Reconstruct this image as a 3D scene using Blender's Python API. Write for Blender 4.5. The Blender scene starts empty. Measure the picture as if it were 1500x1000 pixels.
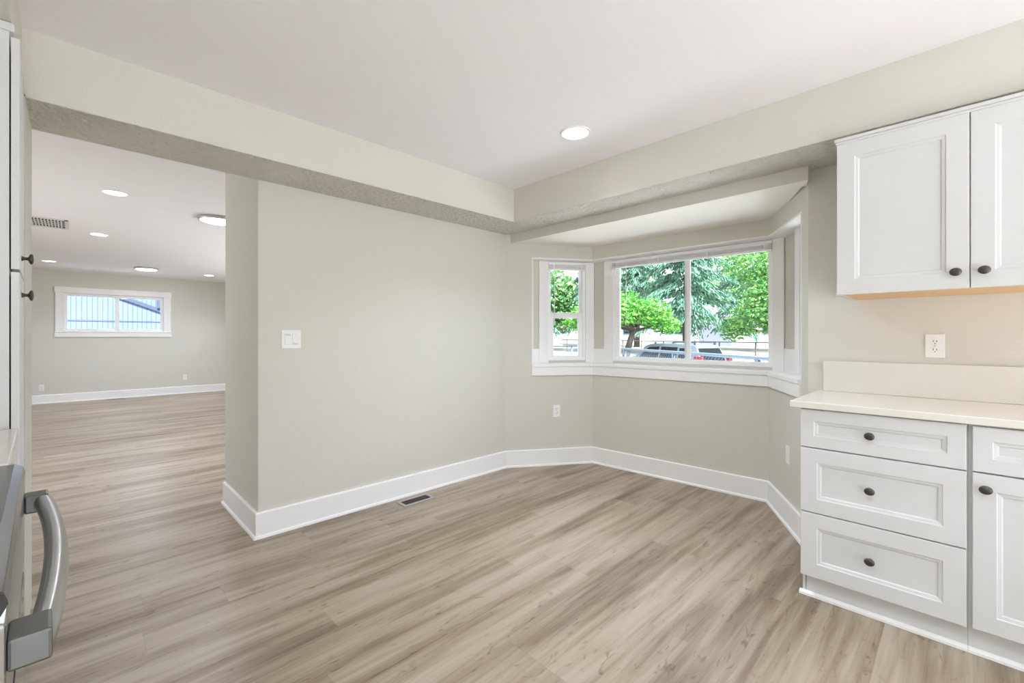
import bpy, bmesh, math, random
from mathutils import Vector, Matrix
random.seed(7)
SC = bpy.context.scene
COL = SC.collection
PI = math.pi
def rad(a): return math.radians(a)

# ------------------------------------------------------------------ camera
cam_d = bpy.data.cameras.new('camera'); cam = bpy.data.objects.new('camera', cam_d); COL.objects.link(cam)
cam_d.sensor_width = 36.0; cam_d.sensor_fit = 'HORIZONTAL'; cam_d.lens = 651/1500*36.0
cam_d.shift_y = -7/1500; cam_d.clip_start = 0.02; cam_d.clip_end = 500
cam.location = (0, 0, 1.217); cam.rotation_euler = (PI/2, 0, rad(45.4-90))
SC.camera = cam
# ------------------------------------------------------------------ world, sun, exposure
W = bpy.data.worlds.new('sky'); SC.world = W; W.use_nodes = True
wn = W.node_tree.nodes; wl = W.node_tree.links
bg = wn['Background']; bg.inputs['Color'].default_value = (0.77, 0.86, 1.0, 1); bg.inputs['Strength'].default_value = 1.25
sd = bpy.data.lights.new('sun', 'SUN'); sd.energy = 11.5; sd.angle = rad(6); sd.color = (0.86, 0.91, 1.0)
sun = bpy.data.objects.new('sun', sd); COL.objects.link(sun)
sun.rotation_euler = Vector((0.20, 0.80, -1.05)).to_track_quat('-Z', 'Y').to_euler(); sun.location = (-10, -10, 20)
SC.view_settings.view_transform = 'Standard'; SC.view_settings.look = 'None'
SC.view_settings.exposure = 1.12; SC.view_settings.gamma = 1.0; SC.view_settings.use_curve_mapping = False
SC.cycles.use_denoising = True; SC.cycles.max_bounces = 14; SC.cycles.diffuse_bounces = 10
SC.cycles.glossy_bounces = 6; SC.cycles.transmission_bounces = 10; SC.cycles.transparent_max_bounces = 16
SC.cycles.sample_clamp_indirect = 6.0; SC.cycles.caustics_refractive = False; SC.cycles.caustics_reflective = False
LAMP_W = 2.6          # can light, watts
def portal(loc, rot, sx, sy):
    d = bpy.data.lights.new('daylight_portal', 'AREA'); d.shape = 'RECTANGLE'; d.size = sx; d.size_y = sy
    d.cycles.is_portal = True
    o = bpy.data.objects.new('daylight_portal', d); COL.objects.link(o); o.location = loc; o.rotation_euler = rot
    return o

# ------------------------------------------------------------------ materials
def new_mat(name):
    m = bpy.data.materials.new(name); m.use_nodes = True
    nt = m.node_tree; return m, nt, nt.nodes, nt.links, nt.nodes['Principled BSDF']
def srgb(r, g, b):
    f = lambda c: (c/255)/12.92 if c/255 <= 0.04045 else ((c/255+0.055)/1.055)**2.4
    return (f(r), f(g), f(b), 1)
def plain(name, col, rough=0.5, metal=0.0, spec=0.5, bump=0, bscale=40, var=0.0, bdist=0.002, detail=3):
    m, nt, n, l, p = new_mat(name)
    p.inputs['Roughness'].default_value = rough; p.inputs['Metallic'].default_value = metal
    p.inputs['Specular IOR Level'].default_value = spec
    tc = n.new('ShaderNodeTexCoord')
    nz = n.new('ShaderNodeTexNoise'); nz.inputs['Scale'].default_value = bscale; nz.inputs['Detail'].default_value = detail
    l.new(tc.outputs['Object'], nz.inputs['Vector'])
    mx = n.new('ShaderNodeMix'); mx.data_type = 'RGBA'
    mx.inputs[6].default_value = tuple(c*(1-var) for c in col[:3])+(1,)
    mx.inputs[7].default_value = tuple(min(1, c*(1+var)) for c in col[:3])+(1,)
    l.new(nz.outputs['Fac'], mx.inputs[0]); l.new(mx.outputs[2], p.inputs['Base Color'])
    if bump:
        b = n.new('ShaderNodeBump'); b.inputs['Strength'].default_value = bump; b.inputs['Distance'].default_value = bdist
        l.new(nz.outputs['Fac'], b.inputs['Height']); l.new(b.outputs['Normal'], p.inputs['Normal'])
    return m
def emit(name, col, s):
    m, nt, n, l, p = new_mat(name)
    p.inputs['Base Color'].default_value = col; p.inputs['Emission Color'].default_value = col
    p.inputs['Emission Strength'].default_value = s
    return m
def glass_mat(name):
    m, nt, n, l, p = new_mat(name); n.remove(p)
    tr = n.new('ShaderNodeBsdfTransparent'); gl = n.new('ShaderNodeBsdfGlossy'); gl.inputs['Roughness'].default_value = 0.02
    tr.inputs['Color'].default_value = (0.97, 0.985, 0.98, 1)
    fr = n.new('ShaderNodeFresnel'); fr.inputs['IOR'].default_value = 1.25
    mx = n.new('ShaderNodeMixShader')
    l.new(fr.outputs[0], mx.inputs[0]); l.new(tr.outputs[0], mx.inputs[1]); l.new(gl.outputs[0], mx.inputs[2])
    l.new(mx.outputs[0], n['Material Output'].inputs['Surface'])
    return m
def foliage(name, c0, c1, c2):
    m, nt, n, l, p = new_mat(name)
    g = n.new('ShaderNodeNewGeometry'); cr = n.new('ShaderNodeValToRGB')
    cr.color_ramp.elements[0].color = c0; cr.color_ramp.elements[1].color = c2
    e = cr.color_ramp.elements.new(0.5); e.color = c1
    l.new(g.outputs['Random Per Island'], cr.inputs[0]); l.new(cr.outputs[0], p.inputs['Base Color'])
    p.inputs['Roughness'].default_value = 0.6
    df = n.new('ShaderNodeBsdfTranslucent'); l.new(cr.outputs[0], df.inputs['Color'])
    mx = n.new('ShaderNodeMixShader'); mx.inputs[0].default_value = 0.35
    l.new(p.outputs[0], mx.inputs[1]); l.new(df.outputs[0], mx.inputs[2])
    l.new(mx.outputs[0], n['Material Output'].inputs['Surface'])
    return m
def floor_mat():
    m, nt, n, l, p = new_mat('vinyl_plank')
    PW, PL = 0.178, 1.22
    def math_(op, a, b=None):
        k = n.new('ShaderNodeMath'); k.operation = op
        for i, v in enumerate((a, b)):
            if v is None: continue
            if isinstance(v, (int, float)): k.inputs[i].default_value = v
            else: l.new(v, k.inputs[i])
        return k.outputs[0]
    tc = n.new('ShaderNodeTexCoord'); sp = n.new('ShaderNodeSeparateXYZ'); l.new(tc.outputs['Object'], sp.inputs[0])
    yv = math_('DIVIDE', math_('ADD', sp.outputs['Y'], 20.06), PW)
    row = math_('FLOOR', yv)
    wr = n.new('ShaderNodeTexWhiteNoise'); wr.noise_dimensions = '1D'; l.new(row, wr.inputs['W'])
    xv = math_('ADD', math_('DIVIDE', math_('ADD', sp.outputs['X'], 20.0), PL), math_('MULTIPLY', wr.outputs['Value'], 3.0))
    col = math_('FLOOR', xv)
    cb = n.new('ShaderNodeCombineXYZ'); l.new(row, cb.inputs[0]); l.new(col, cb.inputs[1])
    wp = n.new('ShaderNodeTexWhiteNoise'); wp.noise_dimensions = '2D'; l.new(cb.outputs[0], wp.inputs['Vector'])
    rnd = wp.outputs['Value']
    # grain coordinates: stretched along the plank, shifted for every plank
    def grain(sx, sy, detail, dist):
        c = n.new('ShaderNodeCombineXYZ')
        l.new(math_('ADD', math_('MULTIPLY', sp.outputs['X'], sx), math_('MULTIPLY', rnd, 37.0)), c.inputs[0])
        l.new(math_('ADD', math_('MULTIPLY', sp.outputs['Y'], sy), math_('MULTIPLY', rnd, 91.0)), c.inputs[1])
        t = n.new('ShaderNodeTexNoise'); t.inputs['Scale'].default_value = 1.0; t.inputs['Detail'].default_value = detail
        t.inputs['Distortion'].default_value = dist; t.inputs['Roughness'].default_value = 0.6
        l.new(c.outputs[0], t.inputs['Vector']); return t.outputs['Fac']
    def plainnoise(sx, sy, detail, off, dist=0.0):
        c = n.new('ShaderNodeCombineXYZ')
        l.new(math_('ADD', math_('MULTIPLY', sp.outputs['X'], sx), off), c.inputs[0]); l.new(math_('ADD', math_('MULTIPLY', sp.outputs['Y'], sy), off*1.7), c.inputs[1])
        t = n.new('ShaderNodeTexNoise'); t.inputs['Scale'].default_value = 1.0; t.inputs['Detail'].default_value = detail; t.inputs['Distortion'].default_value = dist
        l.new(c.outputs[0], t.inputs['Vector']); return t.outputs['Fac']
    broad = grain(0.75, 9.5, 2.0, 0.5)
    streak = plainnoise(0.55, 6.2, 2.0, 11.3, 0.3)
    medium = plainnoise(2.1, 27.0, 3.0, 5.7, 0.5)
    fine = grain(4.0, 110.0, 4.0, 0.2)
    knots = grain(5.5, 17.0, 3.0, 2.2)
    f = math_('ADD', math_('ADD', math_('MULTIPLY', broad, 0.34), math_('MULTIPLY', streak, 0.40)), math_('MULTIPLY', medium, 0.26))
    f = math_('ADD', math_('MULTIPLY', f, 0.98), math_('MULTIPLY', fine, 0.14))
    f = math_('ADD', f, math_('MULTIPLY', math_('SUBTRACT', rnd, 0.5), 0.035))
    f = math_('SUBTRACT', f, math_('MULTIPLY', math_('MAXIMUM', math_('SUBTRACT', knots, 0.60), 0.0), 0.9))
    cr = n.new('ShaderNodeValToRGB'); l.new(f, cr.inputs[0])
    els = cr.color_ramp.elements
    els[0].position = 0.38; els[0].color = srgb(103, 88, 71)
    els[1].position = 0.73; els[1].color = srgb(180, 171, 156)
    e = els.new(0.47); e.color = srgb(129, 112, 92)
    e = els.new(0.545); e.color = srgb(152, 137, 117)
    e = els.new(0.62); e.color = srgb(169, 155, 136)
    # seams
    def seam(v, w):
        fr = math_('FRACT', v); a = math_('MINIMUM', fr, math_('SUBTRACT', 1.0, fr)); return math_('LESS_THAN', a, w)
    s = math_('MAXIMUM', seam(yv, 0.004), seam(xv, 0.0008))
    mx = n.new('ShaderNodeMix'); mx.data_type = 'RGBA'; l.new(math_('MULTIPLY', s, 0.22), mx.inputs[0])
    l.new(cr.outputs[0], mx.inputs[6]); mx.inputs[7].default_value = srgb(96, 76, 58)
    l.new(mx.outputs[2], p.inputs['Base Color'])
    p.inputs['Roughness'].default_value = 0.36; p.inputs['Specular IOR Level'].default_value = 0.45
    b = n.new('ShaderNodeBump'); b.inputs['Strength'].default_value = 0.12; b.inputs['Distance'].default_value = 0.001
    l.new(fine, b.inputs['Height']); l.new(b.outputs['Normal'], p.inputs['Normal'])
    return m

M = {}
M['wall'] = plain('wall_paint', srgb(215, 213, 204), 0.75, spec=0.3, bump=0.4, bscale=110, bdist=0.005, var=0.008)
M['rough'] = plain('knockdown_paint', srgb(215, 213, 204), 0.8, spec=0.25, bump=1.0, bscale=38, bdist=0.04, var=0.03, detail=5)
M['ceiling'] = plain('ceiling_paint', srgb(241, 239, 242), 0.9, spec=0.2, bump=0.2, bscale=150, bdist=0.002)
M['cream'] = plain('bay_ceiling_paint', srgb(238, 234, 226), 0.85, spec=0.2, bump=0.2, bscale=120, bdist=0.002)
M['trim'] = plain('trim_paint', srgb(245, 245, 244), 0.38, spec=0.4)
M['cab'] = plain('cabinet_paint', srgb(215, 216, 216), 0.42, spec=0.4)
M['vinyl'] = plain('window_vinyl', srgb(250, 250, 250), 0.35)
M['blind'] = plain('blind_slats', srgb(250, 249, 250), 0.4)
M['counter'] = plain('quartz', srgb(226, 224, 216), 0.22, spec=0.5, var=0.02, bscale=60)
M['bronze'] = plain('dark_bronze', srgb(88, 84, 80), 0.38, metal=0.8)
M['wood'] = plain('raw_plywood', srgb(222, 184, 138), 0.6, var=0.08, bscale=18)
M['plate'] = plain('white_plastic', srgb(240, 240, 238), 0.35)
M['dark'] = plain('dark_slot', srgb(40, 38, 36), 0.6)
M['gasket'] = plain('gap_shadow_board', srgb(150, 149, 146), 0.7)
M['steel'] = plain('brushed_steel', srgb(176, 176, 174), 0.3, metal=0.95, bump=0.05, bscale=200)
M['darksteel'] = plain('shaded_steel', srgb(108, 108, 105), 0.42, metal=0.7)  # colour darkened to imitate the dark reflection on the handle brackets
M['edgesteel'] = plain('dark_rolled_steel', srgb(96, 96, 94), 0.18, metal=0.9)
M['cooktop'] = plain('glass_cooktop', srgb(70, 70, 70), 0.06, spec=0.8)
M['vent'] = plain('register_metal', srgb(172, 166, 160), 0.5, metal=0.1)
M['ventw'] = plain('white_grille', srgb(214, 212, 210), 0.5)
M['lens'] = emit('lamp_lens', (1, 0.97, 0.93, 1), 6.0)
M['nickel'] = plain('brushed_nickel', srgb(190, 187, 182), 0.35, metal=0.7)
M['glass'] = glass_mat('window_glass')
M['floor'] = floor_mat()
M['galv'] = plain('galvanised', srgb(104, 114, 126), 0.5, metal=0.3)
M['rust'] = plain('rusty_pipe', srgb(84, 72, 68), 0.7)
M['bark'] = plain('bark', srgb(78, 70, 66), 0.9, bump=0.6, bscale=20, var=0.2, bdist=0.02)
M['leaf'] = foliage('maple_leaf', srgb(59, 119, 42), srgb(102, 171, 68), srgb(150, 191, 102))
M['leafb'] = foliage('katsura_leaf', srgb(64, 126, 75), srgb(111, 171, 93), srgb(155, 185, 100))
M['needle'] = foliage('cedar_needle', srgb(48, 97, 76), srgb(97, 147, 118), srgb(154, 185, 162))
M['hedge'] = foliage('hedge_leaf', srgb(59, 111, 68), srgb(111, 162, 93), srgb(162, 188, 128))
M['grass'] = plain('dry_grass', srgb(150, 145, 130), 0.9, var=0.12, bscale=2.5)
M['asphalt'] = plain('pale_asphalt', srgb(190, 190, 192), 0.9, var=0.06, bscale=6)
M['rug'] = plain('bounce_white', srgb(236, 236, 236), 0.95, spec=0.1, bump=0.4, bscale=160, bdist=0.003)
M['gravel'] = plain('bounce_gravel', srgb(236, 235, 232), 0.95, var=0.08, bscale=40)
M['deck'] = plain('unseen_pale_ground', srgb(215, 210, 202), 0.85, var=0.04, bscale=5)
M['siding'] = plain('daylight_blue_siding', srgb(98, 110, 142), 0.7, var=0.02, bscale=5)  # blue cast of the daylight put into the siding colour
M['groove'] = plain('siding_batten_line', srgb(70, 80, 112), 0.7)
M['fascia'] = plain('grey_fascia', srgb(62, 70, 88), 0.7)
M['housew'] = plain('white_siding', srgb(190, 192, 195), 0.7, var=0.02, bscale=5)
M['houseg'] = plain('grey_panel', srgb(112, 116, 128), 0.7)
M['roof'] = plain('grey_shingles', srgb(130, 132, 138), 0.9, var=0.1, bscale=8)
M['carpaint'] = plain('silver_paint', srgb(128, 136, 146), 0.3, metal=0.35)
M['carglass'] = plain('tinted_glass', srgb(30, 35, 40), 0.25, spec=0.3)
M['tyre'] = plain('tyre_rubber', srgb(45, 46, 48), 0.85)
M['red'] = plain('tail_lamp_red', srgb(150, 34, 48), 0.3)

# ------------------------------------------------------------------ mesh builder
class MB:
    def __init__(s): s.v = []; s.f = []
    def add(s, vs, fs):
        o = len(s.v); s.v += [tuple(v) for v in vs]; s.f += [tuple(i+o for i in f) for f in fs]; return s
    def box(s, x0, x1, y0, y1, z0, z1):
        return s.prism([(x0, y0), (x1, y0), (x1, y1), (x0, y1)], z0, z1)
    def prism(s, poly, z0, z1):
        a = sum(poly[i][0]*poly[(i+1) % len(poly)][1]-poly[(i+1) % len(poly)][0]*poly[i][1] for i in range(len(poly)))
        if a < 0: poly = poly[::-1]
        n = len(poly)
        vs = [(x, y, z0) for x, y in poly]+[(x, y, z1) for x, y in poly]
        fs = [tuple(range(n))[::-1], tuple(range(n, 2*n))]+[(i, (i+1) % n, n+(i+1) % n, n+i) for i in range(n)]
        return s.add(vs, fs)
    def rings(s, rings, cap0=True, cap1=True, closed=False):
        n = len(rings[0]); vs = [p for r in rings for p in r]; fs = []
        k = len(rings)
        for a in range(k if closed else k-1):
            b = (a+1) % k
            for i in range(n):
                j = (i+1) % n; fs.append((a*n+i, a*n+j, b*n+j, b*n+i))
        if not closed:
            if cap0: fs.append(tuple(range(n))[::-1])
            if cap1: fs.append(tuple(range((k-1)*n, k*n)))
        return s.add(vs, fs)
    def tube(s, pts, r, n=8, sx=1.0):
        pts = [Vector(p) for p in pts]; rs = r if isinstance(r, (list, tuple)) else [r]*len(pts); R = []
        up = Vector((0, 0, 1))
        for i, p in enumerate(pts):
            t = (pts[min(i+1, len(pts)-1)]-pts[max(i-1, 0)]).normalized()
            u = up if abs(t.dot(up)) < 0.95 else Vector((1, 0, 0))
            a = t.cross(u).normalized(); b = a.cross(t).normalized()
            R.append([tuple(p+a*(math.cos(2*PI*k/n)*rs[i]*sx)+b*(math.sin(2*PI*k/n)*rs[i])) for k in range(n)])
        return s.rings(R)
    def lathe(s, prof, axis='Z', o=(0, 0, 0), n=24, sx=1.0):
        R = []
        for r, h in prof:
            ring = []
            for k in range(n):
                c, q = math.cos(2*PI*k/n)*r, math.sin(2*PI*k/n)*r
                if axis == 'Z': p = (o[0]+c, o[1]+q, o[2]+h)
                elif axis == 'Y': p = (o[0]+c*sx, o[1]+h, o[2]-q)
                else: p = (o[0]+h, o[1]+c, o[2]+q)
                ring.append(p)
            R.append(ring)
        return s.rings(R)
    def build(s, name, mat, parent=None, bevel=0.0, smooth=False, loc=None, rotz=None):
        me = bpy.data.meshes.new(name); me.from_pydata(s.v, [], s.f); me.update()
        bm = bmesh.new(); bm.from_mesh(me); bmesh.ops.recalc_face_normals(bm, faces=bm.faces); bm.to_mesh(me); bm.free()
        me.materials.append(M[mat])
        o = bpy.data.objects.new(name, me); COL.objects.link(o)
        if parent: o.parent = parent
        if loc: o.location = loc
        if rotz is not None: o.rotation_euler.z = rotz
        if smooth:
            for p in me.polygons: p.use_smooth = True
        if bevel:
            b = o.modifiers.new('bevel', 'BEVEL'); b.width = bevel; b.segments = 2; b.limit_method = 'ANGLE'; b.angle_limit = rad(40)
        return o
def tag(o, label=None, cat=None, group=None, kind=None):
    if label: o['label'] = label
    if cat: o['category'] = cat
    if group: o['group'] = group
    if kind: o['kind'] = kind
    return o
def thing(name, label, cat, loc=(0, 0, 0), rotz=0, group=None, kind=None):
    o = bpy.data.objects.new(name, None); COL.objects.link(o); o.empty_display_size = 0.1
    o.location = loc; o.rotation_euler = (0, 0, rotz); return tag(o, label, cat, group, kind)
def struct(name, mb, mat, label=None, cat=None, bevel=0.0, **k):
    o = mb.build(name, mat, bevel=bevel, **k); o['kind'] = 'structure'
    if label: o['label'] = label
    if cat: o['category'] = cat
    return o
def dup(root, loc, rotz=None, label=None, group=None):
    r = root.copy(); COL.objects.link(r); r.location = loc
    if rotz is not None: r.rotation_euler = (0, 0, rotz)
    if label: r['label'] = label
    if group: r['group'] = group
    for ch in root.children:
        c = ch.copy(); COL.objects.link(c); c.parent = r
        for g in ch.children:
            d = g.copy(); COL.objects.link(d); d.parent = c
    return r

# ------------------------------------------------------------------ room shell
CH = 2.44            # ceiling
SZ = 2.17            # underside of soffits
KW = 3.0             # kitchen wall (window side)
VP = 2.995           # partition face
PE = 0.793           # end of the partition
FV = 11.75           # far wall of the living room
struct('floor', MB().box(-2.7, 3.2, -3.1, 12.0, -0.12, 0).prism([(2.5, 3.1), (2.5, 0.4), (3.1, 0.4), (3.85, 0.9), (3.85, 2.66), (2.9, 3.3)], -0.12, -0.0005),
       'floor', 'light oak vinyl plank floor running through both rooms', 'floor')
struct('ceiling', MB().box(-2.7, 3.06, -3.1, 12.0, CH, CH+0.2).box(3.06, 3.3, 3.6, 12.0, CH, CH+0.2), 'ceiling', 'smooth white ceiling over kitchen and living room', 'ceiling')
# bay geometry: face plane (P0) and window plane set back in the niche
A = Vector((2.86, VP)); B = Vector((3.58, 2.519)); C = Vector((3.65, 1.0)); D = Vector((KW, 0.622))
def nrm(p, q):
    d = (q-p).normalized(); n = Vector((-d.y, d.x)); return n if n.x > 0 else -n
def isect(p, d, q, e):
    den = d.x*e.y-d.y*e.x; t = ((q.x-p.x)*e.y-(q.y-p.y)*e.x)/den; return p+d*t
N1, N2, N3 = nrm(A, B), nrm(B, C), nrm(C, D)
def offs(r):
    return (A+N1*r, isect(A+N1*r, B-A, B+N2*r, C-B), isect(B+N2*r, C-B, C+N3*r, D-C), D+N3*r)
R1, R2 = 0.125, 0.25
P0, P1, P2 = offs(0), offs(R1), offs(R2)
ZS, ZH = 0.962, 1.965      # niche bottom and head
def lerp(p, q, s): return p+(q-p).normalized()*s
def seg(i, s0, s1, F, Bk):
    """plan quad of bay side i between distances s0, s1 along the inner face; ends are mitred when None"""
    p, q = F[i], F[i+1]; n = (N1, N2, N3)[i]; t = (Bk[i]-F[i]).dot(n)
    a = p if s0 is None else lerp(p, q, s0); b = q if s1 is None else lerp(p, q, s1)
    a2 = Bk[i] if s0 is None else a+n*t; b2 = Bk[i+1] if s1 is None else b+n*t
    return [tuple(a), tuple(b), tuple(b2), tuple(a2)]
BAYC = 2.088
names = ('wall_bay_left', 'wall_bay_back', 'wall_bay_right')
# window holes (distance along the window plane, z)
WIN = [(0.448, 0.838), (0.214, 1.583), (0.345, 0.70)]
NZ0, NZ1 = 0.985, 1.955
JL, JR = 0.26, 0.645      # niche starts / ends along the side walls
for i in range(3):
    mb = MB(); lo = MB()
    mb.prism(seg(i, None, None, P0, P1), 0, ZS-0.03); mb.prism(seg(i, None, None, P0, P1), ZH, BAYC+0.3)
    if i == 0: mb.prism(seg(0, None, JL, P0, P1), ZS-0.03, ZH)
    if i == 2: mb.prism(seg(2, JR, None, P0, P1), ZS-0.03, ZH)
    a, b = WIN[i]
    mb.prism(seg(i, None, a, P1, P2), 0, 2.4); mb.prism(seg(i, b, None, P1, P2), 0, 2.4)
    mb.prism(seg(i, a, b, P1, P2), 0, NZ0); mb.prism(seg(i, a, b, P1, P2), NZ1, 2.4)
    struct(names[i], mb, 'wall', ('greige left angled wall of the window bay', 'greige back wall of the window bay under the wide window', 'greige right angled wall of the window bay beside the counter')[i], 'wall')
# bay ceiling + header above the opening
struct('ceiling_bay', MB().prism([(2.907, 2.975), tuple(P0[1]+Vector((0.03, 0.02))), tuple(P0[2]+Vector((0.03, -0.02))), (2.907, 0.603), ], BAYC, BAYC+0.3), 'cream', 'white lowered ceiling inside the window bay', 'ceiling')
struct('wall_bay_header', MB().prism([(2.905, VP), (2.905, 0.600), (KW+0.02, 0.6305), (KW+0.02, VP)], 2.0885, CH), 'wall', 'greige dropped beam face across the bay opening', 'wall', bevel=0.004)
# kitchen wall to the right of the bay
struct('wall_right', MB().box(KW, KW+0.2, -3.1, 0.622, 0, CH).prism([(KW, 0.622), (KW+0.2, 0.622), tuple(P2[3])], 0, CH), 'wall', 'greige kitchen wall behind the white cabinets', 'wall')
# soffits: window side, partition side, over the tall cabinet
def soffit(name, boxes, label):
    f = MB(); 
    for b in boxes: f.box(*b)
    return struct(name, f, 'wall', label, 'soffit')
soffit('trim_1', [(2.60, KW+0.05, -3.0, 2.615, SZ, CH)], 'greige ceiling soffit along the window wall above the cabinets')
soffit('trim_2', [(-0.85, 3.05, 2.615, VP, SZ, CH)], 'greige ceiling beam over the living room opening and long wall')
soffit('trim_3', [(-0.85, -0.146, -3.0, 2.615, 2.245, CH)], 'greige soffit above the tall pantry at the left')
# rough knockdown undersides (a skim coat a few mm thick)
struct('trim_4', MB().box(2.602, 2.90, 0.62, 2.612, SZ-0.003, SZ).box(2.602, KW, -2.9, 0.62, SZ-0.003, SZ), 'rough', 'rough textured underside of the window wall soffit', 'soffit')
struct('trim_5', MB().box(-0.8, 2.90, 2.612, VP-0.001, SZ-0.003, SZ), 'rough', 'rough textured underside of the beam over the opening', 'soffit')
# partition, stub, outer walls
struct('wall_partition', MB().box(PE, 3.05, VP, 3.807, 0, CH).prism([(2.86, VP), (3.05, VP), (3.2, 3.3), (3.05, 3.807), (2.86, 3.807)], 0, CH), 'wall', 'long greige wall with the light switch between the opening and the bay', 'wall', bevel=0.006)
struct('wall_left_stub', MB().box(-0.9, -0.137, 2.615, VP, 0, SZ+0.01), 'wall', 'narrow greige wall end left of the living room opening', 'wall')
struct('wall_left', MB().box(-1.0, -0.85, -3.1, 2.7, 0, CH), 'wall', 'greige kitchen wall behind range and pantry', 'wall')
back = MB(); back.box(-1.0, -0.75, -3.2, -3.0, 0, CH).box(2.95, 3.2, -3.2, -3.0, 0, CH).box(-0.75, 2.95, -3.2, -3.0, 2.36, CH)
struct('wall_back', back, 'wall', 'greige kitchen wall with a wide opening added for daylight', 'wall')  # opening added behind the camera to let daylight in
fl = MB()
wx0, wx1, wz0, wz1 = -0.135, 1.345, 1.315, 2.035
fl.box(-2.7, wx0, FV, FV+0.2, 0, CH).box(wx1, 3.25, FV, FV+0.2, 0, CH).box(wx0, wx1, FV, FV+0.2, 0, wz0).box(wx0, wx1, FV, FV+0.2, wz1, CH)
struct('wall_far', fl, 'wall', 'greige far wall of the living room with the short wide window', 'wall')
lr = MB(); lr.box(3.05, 3.25, 3.807, 4.8, 0, CH).box(3.05, 3.25, 9.6, FV, 0, CH).box(3.05, 3.25, 4.8, 9.6, 0, 0.4).box(3.05, 3.25, 4.8, 9.6, 2.2, CH)
struct('wall_living_right', lr, 'wall', 'greige living room wall with wide front window opening', 'wall')
ll = MB(); ll.box(-2.6, -2.4, 2.8, 4.6, 0, CH).box(-2.6, -2.4, 6.6, FV, 0, CH).box(-2.6, -2.4, 4.6, 6.6, 2.1, CH).box(-2.6, -0.85, 2.8, 2.995, 0, CH)
struct('wall_living_left', ll, 'wall', 'greige living room wall with side door opening', 'wall')
portal((1.1, -3.1, 1.15), (-PI/2, 0, PI), 3.8, 2.5)
portal((3.2, 7.2, 1.3), (0, PI/2, 0), 1.8, 4.8)
portal((-2.5, 5.6, 1.05), (0, -PI/2, 0), 2.1, 2.0)

# ------------------------------------------------------------------ baseboards
def baseboard(name, pts, label, out):
    """pts: wall line in plan; out: sign of the room side (left of travel = +1)"""
    mb = MB(); pts = [Vector(p) for p in pts]
    def path(d):
        r = []
        for i, p in enumerate(pts):
            ds = []
            if i > 0: ds.append((p-pts[i-1]).normalized())
            if i < len(pts)-1: ds.append((pts[i+1]-p).normalized())
            ns = [Vector((-e.y, e.x))*out for e in ds]
            if len(ns) == 1: r.append(p+ns[0]*d)
            else:
                b = (ns[0]+ns[1]).normalized(); r.append(p+b*(d/max(0.2, b.dot(ns[0]))))
        return r
    prof = [(0.0, 0.0), (0.028, 0.0), (0.026, 0.012), (0.016, 0.018), (0.016, 0.148), (0.012, 0.154), (0.0, 0.154)]
    lines = [[(*q, z) for q in path(d)] for d, z in prof]
    rings = [[ln[i] for ln in lines] for i in range(len(pts))]
    mb.rings(rings)
    return struct(name, mb, 'trim', label, 'baseboard')
baseboard('baseboard_left', [(PE, 3.807), (PE, VP), (2.86, VP)], 'white baseboard around the wall end and along the long wall', -1)
baseboard('baseboard_bay', [tuple(A), tuple(B), tuple(C), (KW, 0.622), (KW, 0.545)], 'white baseboard following the three sides of the bay', -1)
baseboard('baseboard_far', [(-2.4, FV), (3.05, FV)], 'white baseboard along the far living room wall', -1)

# white rug added out of view to bounce sunlight onto the ceiling
rg = MB().box(-0.55, 1.3, -2.95, -1.1, 0.0, 0.010).build('bounce_rug', 'rug', bevel=0.004)
tag(rg, 'unseen white rug added to bounce sunlight up into the kitchen', 'rug')
# ------------------------------------------------------------------ bay windows
def side_frame(i):
    d = (P1[i+1]-P1[i]).normalized(); return (P1[i].x, P1[i].y, 0), math.atan2(d.y, d.x)
def rect_frame(mb, x0, x1, z0, z1, w, y0, y1):
    mb.box(x0, x0+w, y0, y1, z0, z1).box(x1-w, x1, y0, y1, z0, z1).box(x0+w, x1-w, y0, y1, z1-w, z1).box(x0+w, x1-w, y0, y1, z0, z0+w)
def casing(w, x0, x1, top, wd=0.088, mx=9):
    for a, b in ((x0-wd, x0+0.004), (x1-0.004, min(mx, x1+wd))):
        MB().box(a, b, -0.018, 0, ZS, top).build('side_casing', 'trim', w, bevel=0.002)
    return w
# niche lining (stool, apron, lower boards, head) -----------------------------
st = MB(); ap = MB(); hd = MB()
n0 = 0.022; PF = offs(-n0); PA = offs(-0.014)
for i in range(3):
    s0 = JL-0.004 if i == 0 else None; s1 = JR+0.002 if i == 2 else None
    def q(F, Bk): return seg(i, s0, s1, F, Bk)
    st.prism(q(PF, P1) if i == 1 else [tuple(x) for x in (
        [lerp(P0[0], P0[1], s0)-N1*n0, PF[1], P1[1], lerp(P0[0], P0[1], s0)+N1*R1] if i == 0 else
        [PF[2], lerp(P0[2], P0[3], s1)-N3*n0, lerp(P0[2], P0[3], s1)+N3*R1, P1[2]])], ZS-0.03, ZS)
    ap.prism([tuple(x) for x in (
        [lerp(P0[0], P0[1], s0)-N1*0.014, PA[1], P0[1], lerp(P0[0], P0[1], s0)] if i == 0 else
        [PA[1], PA[2], P0[2], P0[1]] if i == 1 else
        [PA[2], lerp(P0[2], P0[3], s1)-N3*0.014, lerp(P0[2], P0[3], s1), P0[2]])], ZS-0.112, ZS-0.03)
    hd.prism([tuple(x) for x in (
        [lerp(P0[0], P0[1], s0), P0[1], P1[1], lerp(P0[0], P0[1], s0)+N1*R1] if i == 0 else
        [P0[1], P0[2], P1[2], P1[1]] if i == 1 else
        [P0[2], lerp(P0[2], P0[3], s1), lerp(P0[2], P0[3], s1)+N3*R1, P1[2]])], ZH-0.012, ZH)
stool = struct('trim_6', st, 'trim', 'white window stool running round the bay windows', 'window sill', bevel=0.003)
apo = ap.build('apron', 'trim', None, bevel=0.002); apo.parent = stool
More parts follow.
